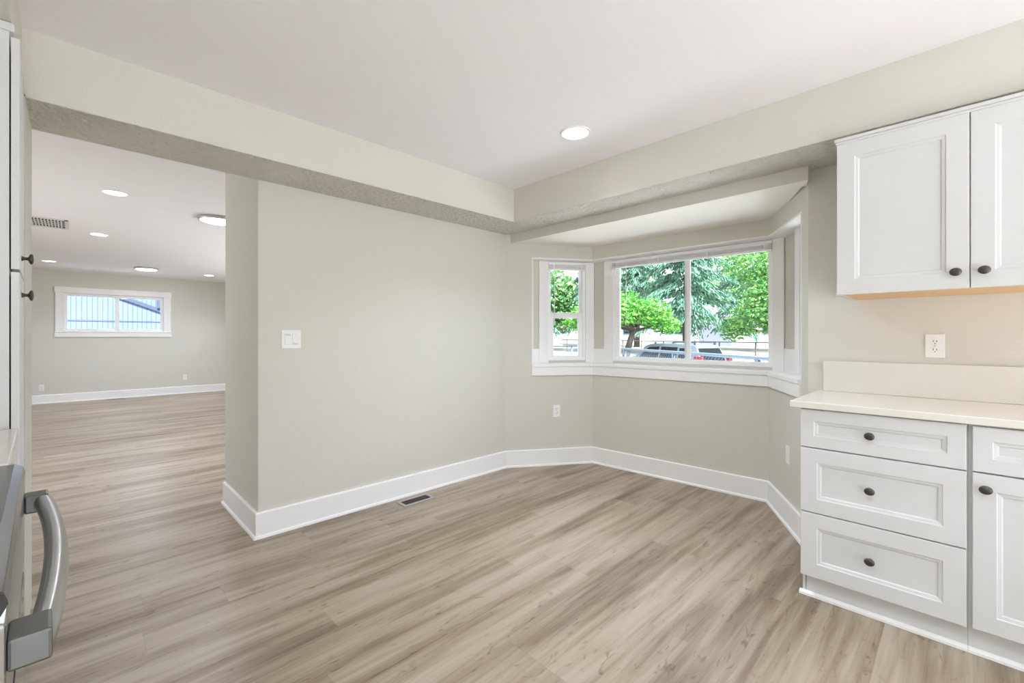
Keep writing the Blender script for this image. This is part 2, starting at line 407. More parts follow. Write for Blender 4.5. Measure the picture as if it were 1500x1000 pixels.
struct('trim_7', hd, 'trim', 'white head lining above the bay windows', 'window trim')
jb = MB()
for (F, s, n) in ((lerp(P0[0], P0[1], JL), 0, N1), (lerp(P0[2], P0[3], JR), 1, N3)):
    dirv = (P0[1]-P0[0]).normalized() if s == 0 else -(P0[3]-P0[2]).normalized()
    jb.prism([tuple(F), tuple(F+dirv*0.012), tuple(F+dirv*0.012+n*R1), tuple(F+n*R1)], ZS, ZH-0.012)
struct('trim_8', jb, 'trim', 'white side linings of the bay window niche', 'window trim')
LOWZ = 1.098
o1 = offs(R1-0.010)
# keep the boards clear of the glass openings
lbm = MB()
oA = seg(0, 0.27, WIN[0][0]-0.086, o1, P1); oB = seg(0, WIN[0][1]+0.06, None, o1, P1)
for q in (oA, oB, seg(1, None, 0.12, o1, P1)): lbm.prism(q, ZS, LOWZ)
for q in (seg(2, None, WIN[2][0]-0.086, o1, P1),): lbm.prism(q, ZS, LOWZ+0.03)
struct('trim_9', lbm, 'trim', 'white low boards between the bay window casings', 'window trim')

# window 1: single hung
loc, rz = side_frame(0)
w1 = thing('window_1', 'narrow white single hung window left in the bay', 'window', loc, rz, kind='structure')
a, b = WIN[0]
casing(w1, a, b, ZH-0.012, 0.09, (P1[1]-P1[0]).length-0.006)
f = MB(); rect_frame(f, a, b, NZ0, NZ1, 0.028, 0.0, 0.09); f.build('frame', 'vinyl', w1, bevel=0.002)
f = MB(); rect_frame(f, a+0.026, b-0.026, 1.42, NZ1-0.02, 0.022, 0.055, 0.08); us = f.build('upper_sash', 'vinyl', w1, bevel=0.002)
f = MB(); f.box(a+0.026, a+0.066, 0.02, 0.05, NZ0+0.02, 1.455).box(b-0.066, b-0.026, 0.02, 0.05, NZ0+0.02, 1.455).box(a+0.06, b-0.06, 0.02, 0.05, 1.40, 1.455).box(a+0.06, b-0.06, 0.02, 0.05, NZ0+0.02, NZ0+0.045)
ls = f.build('lower_sash', 'vinyl', w1, bevel=0.002)
MB().box(a+0.04, b-0.04, 0.066, 0.07, 1.43, NZ1-0.03).build('pane', 'glass', us)
MB().box(a+0.055, b-0.055, 0.033, 0.037, NZ0+0.03, 1.42).build('pane', 'glass', ls)
# window 2: wide slider
loc, rz = side_frame(1)
w2 = thing('window_2', 'wide white sliding window at the back of the bay', 'window', loc, rz, kind='structure')
a, b = WIN[1]
casing(w2, a, b, ZH-0.012, 0.09, (P1[2]-P1[1]).length-0.004)
f = MB(); rect_frame(f, a, b, NZ0, NZ1, 0.03, 0.0, 0.09); f.build('frame', 'vinyl', w2, bevel=0.002)
mid = 0.916
f = MB(); rect_frame(f, a+0.028, mid+0.03, NZ0+0.012, NZ1-0.012, 0.03, 0.02, 0.05); s1 = f.build('sliding_sash', 'vinyl', w2, bevel=0.002)
f = MB(); rect_frame(f, mid-0.03, b-0.026, NZ0+0.012, NZ1-0.012, 0.022, 0.055, 0.082); s2 = f.build('fixed_sash', 'vinyl', w2, bevel=0.002)
MB().box(a+0.05, mid+0.01, 0.033, 0.037, NZ0+0.03, NZ1-0.03).build('pane', 'glass', s1)
MB().box(mid-0.015, b-0.04, 0.067, 0.071, NZ0+0.025, NZ1-0.025).build('pane', 'glass', s2)
# window 3: right angled side
loc, rz = side_frame(2)
w3 = thing('window_3', 'narrow white window right in the bay, mostly hidden by the wall edge', 'window', loc, rz, kind='structure')
a, b = WIN[2]
casing(w3, a, b, ZH-0.012, 0.085)
f = MB(); rect_frame(f, a, b, NZ0, NZ1, 0.028, 0.0, 0.09); f.build('frame', 'vinyl', w3, bevel=0.002)
MB().box(a+0.02, b-0.02, 0.05, 0.054, NZ0+0.02, NZ1-0.02).build('pane', 'glass', w3)
# blinds, pulled up
def blind(loc, rz, x0, x1, label, wand_x):
    t = thing('window_blind', label, 'blind', loc, rz)
    zt = ZH-0.020
    MB().box(x0, x1, -0.034, -0.006, zt-0.024, zt).build('headrail', 'blind', t, bevel=0.002)
    f = MB()
    for k in range(11):
        z = zt-0.028-k*0.0034
        f.box(x0+0.004, x1-0.004, -0.033, -0.007, z-0.0016, z)
    f.build('slats', 'blind', t)
    MB().box(x0+0.003, x1-0.003, -0.033, -0.007, zt-0.078, zt-0.067).build('bottom_rail', 'blind', t, bevel=0.002)
    n = max(2, round((x1-x0)/0.35))
    for k in range(n):
        x = x0+0.05+k*(x1-x0-0.1)/(n-1); MB().box(x-0.004, x+0.004, -0.0365, -0.0345, zt-0.078, zt+0.0).build('lift_tape', 'vinyl', t)
    MB().tube([(wand_x, -0.040, zt-0.01), (wand_x+0.004, -0.042, zt-0.30), (wand_x, -0.041, zt-0.62)], 0.0028, 6).build('wand', 'vinyl', t, smooth=True)
    return t
loc, rz = side_frame(0); blind(loc, rz, WIN[0][0]+0.002, WIN[0][1]-0.002, 'short white blind pulled up above the narrow left bay window', WIN[0][0]+0.055)
loc, rz = side_frame(1); blind(loc, rz, WIN[1][0]+0.003, WIN[1][1]-0.003, 'long white blind pulled up above the wide bay window', WIN[1][0]+0.16)

# ------------------------------------------------------------------ far living-room window
w4 = thing('window_4', 'short wide white window high in the far living room wall', 'window', (0, FV, 0), 0, kind='structure')
MB().box(-0.255, 1.472, -0.03, 0, 2.035, 2.145).build('head_casing', 'trim', w4, bevel=0.004)
MB().box(-0.245, wx0+0.004, -0.02, 0, 1.315, 2.035).build('side_casing', 'trim', w4, bevel=0.003)
MB().box(wx1-0.004, 1.462, -0.02, 0, 1.315, 2.035).build('side_casing', 'trim', w4, bevel=0.003)
MB().box(-0.255, 1.472, -0.024, 0, 1.212, 1.30).build('apron', 'trim', w4, bevel=0.003)
MB().box(-0.255, 1.472, -0.035, 0.02, 1.30, 1.318).build('sill', 'trim', w4, bevel=0.003)
f = MB(); rect_frame(f, wx0, wx1, wz0, wz1, 0.05, 0.03, 0.10); f.build('frame', 'vinyl', w4, bevel=0.003)
MB().box(0.585, 0.645, 0.03, 0.09, wz0+0.04, wz1-0.04).build('mullion', 'vinyl', w4, bevel=0.003)
MB().box(wx0+0.03, 0.60, 0.06, 0.065, wz0+0.03, wz1-0.03).build('pane', 'glass', w4)
MB().box(0.63, wx1-0.03, 0.06, 0.065, wz0+0.03, wz1-0.03).build('pane', 'glass', w4)

# ------------------------------------------------------------------ cabinet parts
def front(w, h, t=0.020, rail=0.062, x0=0, z0=0):
    """recessed-panel door or drawer front: face at y=0 looking to -y"""
    def ring(i, y): return [(x0+i, y, z0+i), (x0+w-i, y, z0+i), (x0+w-i, y, z0+h-i), (x0+i, y, z0+h-i)]
    mb = MB()
    mb.rings([ring(0, t), ring(0, 0.002), ring(0.002, 0), ring(rail, 0), ring(rail+0.003, 0.004), ring(rail+0.013, 0.006), ring(rail+0.017, 0.011)])
    return mb
def knob(parent, x, z, r=0.0165):
    mb = MB()
    mb.lathe([(0.0088, -0.0005), (0.0075, -0.004), (0.0052, -0.010), (0.0056, -0.016), (r*0.86, -0.0205), (r, -0.0235), (r*0.93, -0.027), (r*0.55, -0.0295), (0.001, -0.0302)], 'Y', (x, 0, z), 20, 1.12)
    return mb.build('knob', 'bronze', parent, smooth=True)
RW = -PI/2           # units on the window wall face -u
def V(v, v0): return v0-v
# drawer base
CF = 2.430; v0 = 0.535
d = thing('drawer_cabinet', 'white base cabinet of three knobbed drawers at the counter end', 'cabinet', (CF, v0, 0), RW)
wU = 0.549
MB().box(0.0, wU, 0.022, KW-CF-0.003, 0.105, 0.884).build('body', 'cab', d)
MB().box(0.012, wU, 0.045, 0.060, 0.0, 0.105).box(0.0, 0.015, 0.045, KW-CF-0.003, 0, 0.105).build('toe_kick', 'cab', d)
MB().rings([[(-0.012+s, y, z) for (y, z) in ((0.045, 0), (0.027, 0), (0.028, 0.010), (0.036, 0.016), (0.045, 0.018))] for s in (0, wU+0.012)]).build('shoe_moulding', 'trim', d)
for z0_, z1_, rl in ((0.706, 0.880, 0.052), (0.406, 0.701, 0.064), (0.106, 0.401, 0.064)):
    dr = front(0.545, z1_-z0_, rail=rl, x0=0.0, z0=z0_).build('drawer', 'cab', d, bevel=0.0)
    knob(dr, 0.2725-0.016, (z0_+z1_)/2 if z0_ > 0.5 else (z0_+z1_)/2+0.005)
# door base
v1 = -0.014
d = thing('base_cabinet', 'white base cabinet with a drawer over a door, cut off at the right edge', 'cabinet', (CF, v1, 0), RW)
MB().box(0.001, 0.60, 0.022, KW-CF-0.003, 0.105, 0.884).build('body', 'cab', d)
MB().box(0.001, 0.60, 0.045, 0.060, 0.0, 0.105).build('toe_kick', 'cab', d)
MB().rings([[(s, y, z) for (y, z) in ((0.045, 0), (0.027, 0), (0.028, 0.010), (0.036, 0.016), (0.045, 0.018))] for s in (0.001, 0.60)]).build('shoe_moulding', 'trim', d)
dr = front(0.57, 0.170, rail=0.052, x0=0.012, z0=0.708).build('drawer', 'cab', d); knob(dr, 0.297, 0.793)
dr = front(0.57, 0.592, rail=0.062, x0=0.012, z0=0.110).build('door', 'cab', d); knob(dr, 0.046, 0.648)
# countertop with low splash
c = thing('countertop', 'cream quartz countertop over the white base cabinets', 'countertop', (2.41, 0.575, 0), RW)
MB().box(0.0, 1.2, 0.0, KW-2.41-0.002, 0.886, 0.916).build('slab', 'counter', c, bevel=0.003)
s = MB().box(0.028, 1.2, KW-2.41-0.022, KW-2.41-0.002, 0.9165, 1.083).build('backsplash', 'counter', None, bevel=0.002)
s.location = (2.41, 0.575, 0); s.rotation_euler.z = RW; tag(s, 'low cream quartz backsplash standing on the countertop', 'backsplash')
# wall cabinet
UF = 2.53; uv = 0.412
u = thing('wall_cabinet', 'white two-door wall cabinet hung under the soffit', 'cabinet', (UF, uv, 0), RW)
MB().box(0.0, 0.90, 0.022, KW-UF-0.003, 1.432, 2.125).box(0.0, 0.016, 0.022, KW-UF-0.003, 1.412, 1.433).build('body', 'cab', u)
MB().box(0.017, 0.90, 0.024, KW-UF-0.003, 1.414, 1.4315).build('bottom_panel', 'wood', u)
MB().box(-0.008, 0.905, -0.010, 0.030, 2.117, 2.132).box(-0.004, 0.905, -0.005, 0.030, 2.106, 2.117).build('top_moulding', 'cab', u, bevel=0.003)
for k, (xa, kx) in enumerate(((0.0, 0.392), (0.434, 0.037))):
    dr = front(0.431, 0.696, rail=0.066, x0=xa, z0=1.411).build('door', 'cab', u); knob(dr, xa+kx, 1.476)

# ------------------------------------------------------------------ left run: range, counter, pantry (run stands 1.9 degrees off the wall line)
LR = rad(90+1.9); th = rad(1.9)
LO = Vector((-0.060, 0.85)); LX = Vector((-math.sin(th), math.cos(th))); LY = Vector((-math.cos(th), -math.sin(th)))
def lpos(x, y): p = LO+LX*x+LY*y; return (p.x, p.y, 0)
# local frame on the oven door face: x away from the camera, y into the wall
r = thing('range', 'stainless steel kitchen range with bowed oven door handle at the left edge', 'range', lpos(0, 0), LR)
X0, X1 = -0.03, 0.735
MB().box(X0, X1, 0.032, 0.62, 0.03, 0.885).build('body', 'darksteel', r)
f = MB(); prof = [(0.030, 0.872), (0.004, 0.880), (-0.002, 0.892), (0.002, 0.906), (0.016, 0.914), (0.05, 0.914), (0.05, 0.872)]
f.rings([[(x, y, z) for y, z in prof] for x in (X0, X1)]).build('front_edge', 'edgesteel', r, bevel=0.001)
f = MB(); f.rings([[(x, y, z) for y, z in prof] for x in (X0-0.007, X0-0.0003)]).build('end_cap', 'dark', r)
MB().box(X0+0.01, X1-0.01, 0.0475, 0.0495, 0.9141, 0.9152).build('highlight_strip', 'steel', r)  # bright strip added to imitate the highlight line along the rolled edge
MB().box(X0, X1, 0.051, 0.60, 0.886, 0.914).build('cooktop', 'cooktop', r, bevel=0.002)
MB().box(X0+0.003, X1-0.003, 0.0, 0.030, 0.215, 0.866).build('oven_door', 'steel', r, bevel=0.006)
MB().box(0.10, 0.60, -0.002, 0.0, 0.34, 0.70).build('oven_window', 'cooktop', r)
MB().box(X0+0.003, X1-0.003, 0.0, 0.030, 0.045, 0.205).build('warming_drawer', 'steel', r, bevel=0.006)
h = thing('handle', None, None); h.parent = r
for xa, xb in ((-0.022, 0.040), (0.690, 0.740)):
    MB().box(xa, xb, -0.040, 0.0, 0.800, 0.841).build('bracket', 'darksteel', h, bevel=0.004)
pts = []
for k in range(25):
    s = k/24; x = -0.008+s*0.735; y = -0.027-0.021*math.sin(PI*s)**0.8
    pts.append((x, y, 0.820))
MB().tube(pts, 0.0195, 16, 0.82).build('bar', 'steel', h, smooth=True)
for o in (h,): o.rotation_euler = (0, 0, 0)
# burner dials hidden from the camera are left out; counter + cabinet between range and pantry
bc = thing('narrow_cabinet', 'white base cabinet squeezed between range and tall pantry', 'cabinet', lpos(X1+0.004, 0.03), LR)
NW = 0.60
MB().box(0, NW, 0.02, 0.58, 0.10, 0.884).build('body', 'cab', bc)
MB().box(0, NW, 0.06, 0.08, 0, 0.10).build('toe_kick', 'cab', bc)
front(NW-0.008, 0.16, rail=0.05, x0=0.004, z0=0.72).build('drawer', 'cab', bc)
front(NW-0.008, 0.60, rail=0.06, x0=0.004, z0=0.11).build('door', 'cab', bc)
ct = MB().box(0.0, NW+0.0, -0.004, 0.58, 0.886, 0.916).build('countertop', 'counter', None, bevel=0.003, loc=lpos(X1+0.004, 0.03), rotz=LR)
tag(ct, 'short white countertop between the range and the pantry', 'countertop')
pn = thing('pantry_cabinet', 'tall slim white pantry with two stacked doors and dark knobs', 'cabinet', lpos(X1+0.004+NW+0.003, 0.022), LR)
PWD = 0.395
MB().box(0, PWD, 0.024, 0.58, 0.10, 2.235).build('body', 'cab', pn)
MB().box(0, PWD, 0.08, 0.10, 0, 0.10).build('toe_kick', 'cab', pn)
MB().box(-0.006, PWD, 0.012, 0.10, 2.215, 2.243).build('top_moulding', 'cab', pn, bevel=0.003)
dr = front(PWD-0.004, 0.76, rail=0.05, x0=0.002, z0=1.440).build('door', 'cab', pn); knob(dr, 0.115, 1.490, 0.019)
dr = front(PWD-0.004, 1.32, rail=0.05, x0=0.002, z0=0.110).build('door', 'cab', pn); knob(dr, 0.115, 1.362, 0.019)

# ------------------------------------------------------------------ wall plates
def duplex(name, label, loc, rz, group=None, blank=False):
    t = thing(name, label, 'outlet', loc, rz, group)
    MB().box(-0.035, 0.035, -0.006, 0, -0.0575, 0.0575).build('cover_plate', 'plate', t, bevel=0.002)
    if not blank:
        for zc in (0.020, -0.020):
            s = MB().lathe([(0.0165, -0.0055), (0.0165, -0.0078), (0.001, -0.0079)], 'Y', (0, 0, zc), 20).build('socket', 'plate', t)
            MB().box(-0.0075, -0.005, -0.0085, -0.0078, zc-0.001, zc+0.008).box(0.005, 0.0075, -0.0085, -0.0078, zc-0.001, zc+0.007).box(-0.002, 0.002, -0.0085, -0.0078, zc-0.010, zc-0.006).build('slots', 'dark', s)
    MB().lathe([(0.003, -0.006), (0.003, -0.0068), (0.0005, -0.007)], 'Y', (0, 0, 0), 10).build('screw', 'nickel', t)
    return t
duplex('wall_outlet', 'white duplex outlet on the wall between wall cabinet and backsplash', (KW, 0.095, 1.172), RW)
dA = (P0[1]-P0[0]).normalized(); dC = (P0[3]-P0[2]).normalized()
p = lerp(P0[0], P0[1], 0.50); duplex('wall_outlet', 'white duplex outlet under the narrow left bay window', (p.x, p.y, 0.510), math.atan2(dA.y, dA.x))
p = lerp(P0[2], P0[3], 0.415); duplex('wall_outlet', 'white plate low on the wall beside the drawer cabinet', (p.x, p.y, 0.452), math.atan2(dC.y, dC.x), blank=True)
duplex('wall_outlet', 'tiny white outlet low on the far wall, left below the window', (-0.42, FV, 0.287), 0)
duplex('wall_outlet', 'tiny white outlet low on the far wall, right of the window', (1.70, FV, 0.345), 0)
t = thing('light_switch', 'white double rocker light switch plate on the long wall', 'switch', (0.983, VP, 1.201), 0)
MB().box(-0.058, 0.058, -0.006, 0, -0.058, 0.058).build('switch_plate', 'plate', t, bevel=0.002)
for xc, tl in ((-0.023, 0.003), (0.023, -0.003)):
    MB().box(xc-0.0175, xc+0.0175, -0.0064, -0.0058, -0.0345, 0.0345).build('rocker_gap_shade', 'ventw', t)  # grey plate imitating the shaded gap around each rocker
    MB().rings([[(xc-0.016, -0.005, -0.033), (xc+0.016, -0.005, -0.033), (xc+0.016, -0.005, 0.033), (xc-0.016, -0.005, 0.033)],
                [(xc-0.016, -0.0085-tl, -0.033), (xc+0.016, -0.0085-tl, -0.033), (xc+0.016, -0.0085+tl, 0.033), (xc-0.016, -0.0085+tl, 0.033)]]).build('rocker', 'plate', t, bevel=0.0006)

# ------------------------------------------------------------------ registers
def register(label, loc, L=0.265, Wd=0.125, n=15):
    t = thing('floor_register', label, 'vent', loc, 0)
    f = MB(); 
    f.box(-L/2, L/2, -Wd/2, -Wd/2+0.024, 0, 0.005).box(-L/2, L/2, Wd/2-0.024, Wd/2, 0, 0.005).box(-L/2, -L/2+0.024, -Wd/2+0.024, Wd/2-0.024, 0, 0.005).box(L/2-0.024, L/2, -Wd/2+0.024, Wd/2-0.024, 0, 0.005)
    f.build('frame', 'vent', t, bevel=0.001)
    MB().box(-L/2+0.02, L/2-0.02, -Wd/2+0.02, Wd/2-0.02, 0.0002, 0.0012).build('well', 'dark', t)
    f = MB(); st_ = (L-0.048)/n
    for k in range(n):
        x = -L/2+0.024+st_*k; f.box(x, x+st_*0.38, -Wd/2+0.022, Wd/2-0.022, 0.001, 0.0042)
    f.box(-L/2+0.022, L/2-0.022, -0.003, 0.003, 0.001, 0.0043)
    f.build('louvres', 'rust', t)
    return t
register('metal floor register beside the long wall baseboard', (1.815, 2.858, 0))
register('distant dark floor register below the far wall window', (0.575, 11.60, 0), 0.32, 0.13)
t = thing('ceiling_vent', 'white slotted air vent on the living room ceiling', 'vent', (-0.255, 6.875, CH), 0)
L_, W_ = 0.43, 0.53
f = MB(); rect = [(-L_/2, L_/2, -W_/2, -W_/2+0.03), (-L_/2, L_/2, W_/2-0.03, W_/2), (-L_/2, -L_/2+0.03, -W_/2, W_/2), (L_/2-0.03, L_/2, -W_/2, W_/2)]
for q in rect: f.box(*q, -0.010, 0)
f.build('frame', 'ventw', t, bevel=0.002)
MB().box(-L_/2+0.015, L_/2-0.015, -W_/2+0.015, W_/2-0.015, -0.002, -0.0005).build('backing', 'dark', t)
f = MB(); nn = 15; st_ = (L_-0.06)/nn
for k in range(1, nn):
    x = -L_/2+0.03+k*st_; f.box(x-0.0055, x+0.0055, -W_/2+0.028, W_/2-0.028, -0.005, -0.0022)
for y in (-0.10, 0.0, 0.10): f.box(-L_/2+0.028, L_/2-0.028, y-0.006, y+0.006, -0.006, -0.0022)
f.build('grille', 'ventw', t)

# ------------------------------------------------------------------ lamps
def lamp(parent, w, size, z, col=(0.79, 0.865, 1.0), spread=180):
    dl = bpy.data.lights.new('lamp', 'AREA'); dl.shape = 'DISK'; dl.size = size; dl.energy = w; dl.color = col; dl.spread = rad(spread)
    o = bpy.data.objects.new('lamp', dl); COL.objects.link(o); o.parent = parent; o.location = (0, 0, z)
    return o
def can(label, loc, w, group=None):
    t = thing('recessed_light', label, 'ceiling light', loc, 0, group)
    MB().lathe([(0.092, 0), (0.092, -0.004), (0.088, -0.008), (0.078, -0.008), (0.076, -0.004), (0.076, 0)], 'Z', n=40).build('trim_ring', 'ceiling', t, smooth=True)
    MB().lathe([(0.0755, -0.0005), (0.0755, -0.0045), (0.001, -0.005)], 'Z', n=40).build('lens', 'lens', t)
    lamp(t, w, 0.14, -0.011, spread=123)
    return t
can('lit round recessed light in the kitchen ceiling before the bay', (2.14, 1.63, CH), LAMP_W*2.9)
for (x, y), lab in (((0.7, 0.0), 'unseen ceiling light added overhead between range and counter'),
                    ((0.6, -1.9), 'unseen ceiling light added near the back opening by the range')):
    can(lab, (x, y, CH), LAMP_W*2, 'unseen lights added to the kitchen ceiling')  # unseen lights, added to even out the kitchen brightness
for (x, y), lab in (((0.25, 5.05), 'largest lit recessed light in the living room ceiling, nearest the opening'),
                    ((0.215, 7.24), 'lit recessed light to the right of the ceiling vent'),
                    ((-0.283, 10.35), 'small lit recessed light farthest left near the far wall'),
                    ((1.916, 10.53), 'small lit recessed light farthest right near the far wall')):
    can(lab, (x, y, CH), LAMP_W*2.0, 'recessed lights in the living room ceiling')
def flush(label, loc, w):
    t = thing('flush_mount_light', label, 'ceiling light', loc, 0, 'flush mount lights in the living room')
    MB().lathe([(0.165, 0), (0.168, -0.004), (0.168, -0.028), (0.160, -0.033), (0.150, -0.030), (0.150, 0)], 'Z', n=48).build('rim', 'nickel', t, smooth=True)
    MB().lathe([(0.150, -0.002), (0.150, -0.030), (0.11, -0.042), (0.05, -0.047), (0.001, -0.048)], 'Z', n=48).build('diffuser', 'lens', t, smooth=True)
    lamp(t, w, 0.28, -0.052)
flush('round metal-rimmed flush light cut off by the wall end', (1.06, 5.42, CH), LAMP_W*2.4)
flush('round metal-rimmed flush light hanging before the far wall', (0.92, 10.2, CH), LAMP_W*3)

# ------------------------------------------------------------------ outside: ground
g = MB(); xs = [4.9+k*3 for k in range(45)]; ys = [-60+k*6 for k in range(36)]
def gz(x, y):
    dd = x*0.702+y*0.712
    if dd < 20: return -0.84
    if dd < 29: return -0.84+0.64*(dd-20)/9
    return -0.20+1.05*min(1, (dd-29)/60)
vs = [(x, y, gz(x, y)) for x in xs for y in ys]
ny = len(ys); fs = [(i*ny+j, (i+1)*ny+j, (i+1)*ny+j+1, i*ny+j+1) for i in range(len(xs)-1) for j in range(ny-1)]
g.add(vs, fs)
struct('ground_lawn', g, 'grass', 'pale dry grass outside the bay window', 'ground', smooth=True)
struct('ground_bounce_strip', MB().box(4.08, 8.0, -6, 7.5, -0.9, -0.82), 'gravel', 'unseen pale strip added to bounce daylight up into the bay', 'ground')  # out of view, added to brighten the bay ceiling
struct('ground_bounce_slab', MB().box(-12, 4.0, -16, -3.2, -0.3, -0.15), 'deck', 'unseen pale slab added behind the kitchen to bounce daylight in', 'ground')  # out of view, added to throw sunlight through the back opening
struct('ground_yard', MB().box(-14, 8, 12.0, 22, -0.4, -0.3).box(-14, -2.7, 3, 12, -0.4, -0.3), 'deck', 'pale yard beside the living room', 'ground')

# ------------------------------------------------------------------ outside: fences
def fence(name, label, p, q, z0p, z0q, ztop, npost, mat, rr, mesh=True):
    p = Vector(p); q = Vector(q); L = (q-p).length; d = (q-p)/L
    t = thing(name, label, 'fence', (p.x, p.y, 0), math.atan2(d.y, d.x))
    MB().tube([(0, 0, ztop), (L/2, 0, ztop), (L, 0, ztop)], rr, 8).build('top_rail', mat, t, smooth=True)
    for k in range(npost):
        x = L*(k+0.5)/npost; z0 = z0p+(z0q-z0p)*x/L
        MB().tube([(x, 0, z0-0.05), (x, 0, ztop-0.01)], rr*1.15, 8).build('post', mat, t, smooth=True)
    if mesh:
        f = MB(); h = ztop-0.02-(min(z0p, z0q)+0.05); step = 0.095; zb = ztop-0.02-h; wr = 0.0026
        n = int(L/step)
        for k in range(n):
            for s in (1, -1):
                xa = k*step; xb = xa+s*h
                x0c, x1c, za, zbb = xa, xb, zb, zb+h
                if x1c < 0: zbb = zb+xa; x1c = 0
                if x1c > L: zbb = zb+(L-xa); x1c = L
                dx, dz = (x1c-x0c), (zbb-za)
                l_ = math.hypot(dx, dz)
                if l_ < 0.05: continue
                nx, nz = -dz/l_*wr, dx/l_*wr
                f.add([(x0c-nx, -wr, za-nz), (x0c+nx, -wr, za+nz), (x0c, wr*1.4, za), (x1c-nx, -wr, zbb-nz), (x1c+nx, -wr, zbb+nz), (x1c, wr*1.4, zbb)],
                      [(0, 1, 4, 3), (1, 2, 5, 4), (2, 0, 3, 5), (0, 2, 1), (3, 4, 5)])
        f.build('chain_link', mat, t)
    return t
fence('chain_link_fence', 'grey galvanised chain link fence just outside the bay window', (5.0, -0.9), (13.9, 11.2), -0.84, -0.84, 0.90, 6, 'galv', 0.030)
fence('pipe_fence', 'thin brown pipe fence across the pale field', (18.2, -2.2), (31.6, 25.6), -0.84, -0.2, 0.95, 14, 'rust', 0.028, False)

# ------------------------------------------------------------------ outside: SUV
def suv(loc, rz):
    t = thing('suv', 'silver SUV parked beyond the chain link fence', 'car', loc, rz)
    # local: x forward, y left, z up; length 4.8, width 1.86
    def loft(secs, name, mat, parent, bev=0.03):
        mb = MB(); mb.rings(secs); return mb.build(name, mat, parent, bevel=bev, smooth=False)
    prof = [(-2.38, 0.50, 0.98), (-2.40, 0.45, 1.02), (-2.30, 0.36, 1.08), (-1.9, 0.34, 1.09), (-0.5, 0.32, 1.07), (0.7, 0.32, 1.06), (1.0, 0.32, 1.05), (1.7, 0.34, 1.00), (2.15, 0.36, 0.92), (2.36, 0.42, 0.80), (2.42, 0.50, 0.70)]
    secs = []
    for x, zl, zh in prof:
        w = 0.93 if abs(x) < 2.2 else (0.90 if abs(x) < 2.33 else 0.82)
        zm = (zl+zh)/2
        secs.append([(x, -w*0.93, zl), (x, -w, zl+0.10), (x, -w, zm+0.1), (x, -w*0.95, zh), (x, w*0.95, zh), (x, w, zm+0.1), (x, w, zl+0.10), (x, w*0.93, zl)])
    loft(secs, 'body', 'carpaint', t)
    gh = [(-2.30, 1.06, 1.10, .84, .84), (-2.02, 1.06, 1.72, .85, .68), (-1.75, 1.06, 1.77, .86, .68), (-0.6, 1.05, 1.80, .87, .69), (0.15, 1.05, 1.77, .87, .68), (0.45, 1.05, 1.70, .87, .68), (1.15, 1.02, 1.06, .86, .80)]
    gsecs = [[(x, -wb, zb), (x, -wt, zt), (x, wt, zt), (x, wb, zb)] for x, zb, zt, wb, wt in gh]
    cabn = loft(gsecs, 'cabin', 'carpaint', t, 0.04)
    def ywall(x, z):
        for k in range(len(gh)-1):
            if gh[k][0] <= x <= gh[k+1][0]:
                s = (x-gh[k][0])/(gh[k+1][0]-gh[k][0]); zb, zt, wb, wt = [gh[k][j]+(gh[k+1][j]-gh[k][j])*s for j in range(1, 5)]
                return wb+(wt-wb)*(z-zb)/(zt-zb)
        return 0.8
    for sgn in (1, -1):
        for pts in (((-1.92, 1.14), (-1.32, 1.14), (-1.32, 1.62), (-1.82, 1.62)), ((-1.22, 1.14), (-0.42, 1.13), (-0.42, 1.66), (-1.22, 1.65)), ((-0.32, 1.13), (0.78, 1.12), (0.42, 1.52), (0.20, 1.64), (-0.32, 1.66))):
            mb = MB(); n = len(pts)
            o_ = [(x, sgn*(ywall(x, z)+0.014), z) for x, z in pts]; i_ = [(x, sgn*(ywall(x, z)-0.02), z) for x, z in pts]
            mb.rings([i_, o_]); mb.build('side_window', 'carglass', cabn)
        mb = MB(); mb.box(-2.0, 0.1, sgn*0.60-0.02, sgn*0.60+0.02, 1.82, 1.85)
        for x in (-1.9, -0.9, 0.0): mb.box(x-0.04, x+0.04, sgn*0.60-0.02, sgn*0.60+0.02, 1.74, 1.83)
        mb.build('roof_rail', 'galv', t)
        MB().box(-2.43, -2.08, sgn*0.86-0.09, sgn*0.86+0.06, 0.96, 1.33).build('tail_lamp', 'red', t, bevel=0.02)
        MB().box(2.20, 2.40, sgn*0.74-0.12, sgn*0.74+0.12, 0.70, 0.84).build('headlamp', 'vinyl', t, bevel=0.02)
        mb = MB(); mb.lathe([(0.02, -0.08), (0.10, -0.07), (0.10, 0.05), (0.02, 0.08)], 'Y', (0.78, sgn*1.02, 1.14), 12).build('mirror', 'carpaint', t, smooth=True)
        for x in (-1.45, 1.50):
            w_ = MB().lathe([(0.22, -0.11), (0.33, -0.11), (0.365, -0.07), (0.365, 0.07), (0.33, 0.11), (0.22, 0.11)], 'Y', (x, sgn*0.84, 0.365), 28).build('wheel', 'tyre', t, smooth=True)
            MB().lathe([(0.22, -0.115), (0.20, -0.09), (0.05, -0.09), (0.05, 0.09), (0.20, 0.09), (0.22, 0.115)], 'Y', (x, sgn*0.84, 0.365), 20).build('rim', 'galv', w_)
    # rear window
    MB().rings([[(-2.305, -0.68, 1.16), (-2.305, 0.68, 1.16), (-2.09, 0.62, 1.62), (-2.09, -0.62, 1.62)], [(-2.24, -0.68, 1.16), (-2.24, 0.68, 1.16), (-2.02, 0.62, 1.62), (-2.02, -0.62, 1.62)]]).build('rear_window', 'carglass', cabn)
    MB().rings([[(1.12, -0.74, 1.10), (1.12, 0.74, 1.10), (0.52, 0.62, 1.66), (0.52, -0.62, 1.66)], [(1.06, -0.74, 1.10), (1.06, 0.74, 1.10), (0.46, 0.62, 1.66), (0.46, -0.62, 1.66)]]).build('windscreen', 'carglass', cabn)
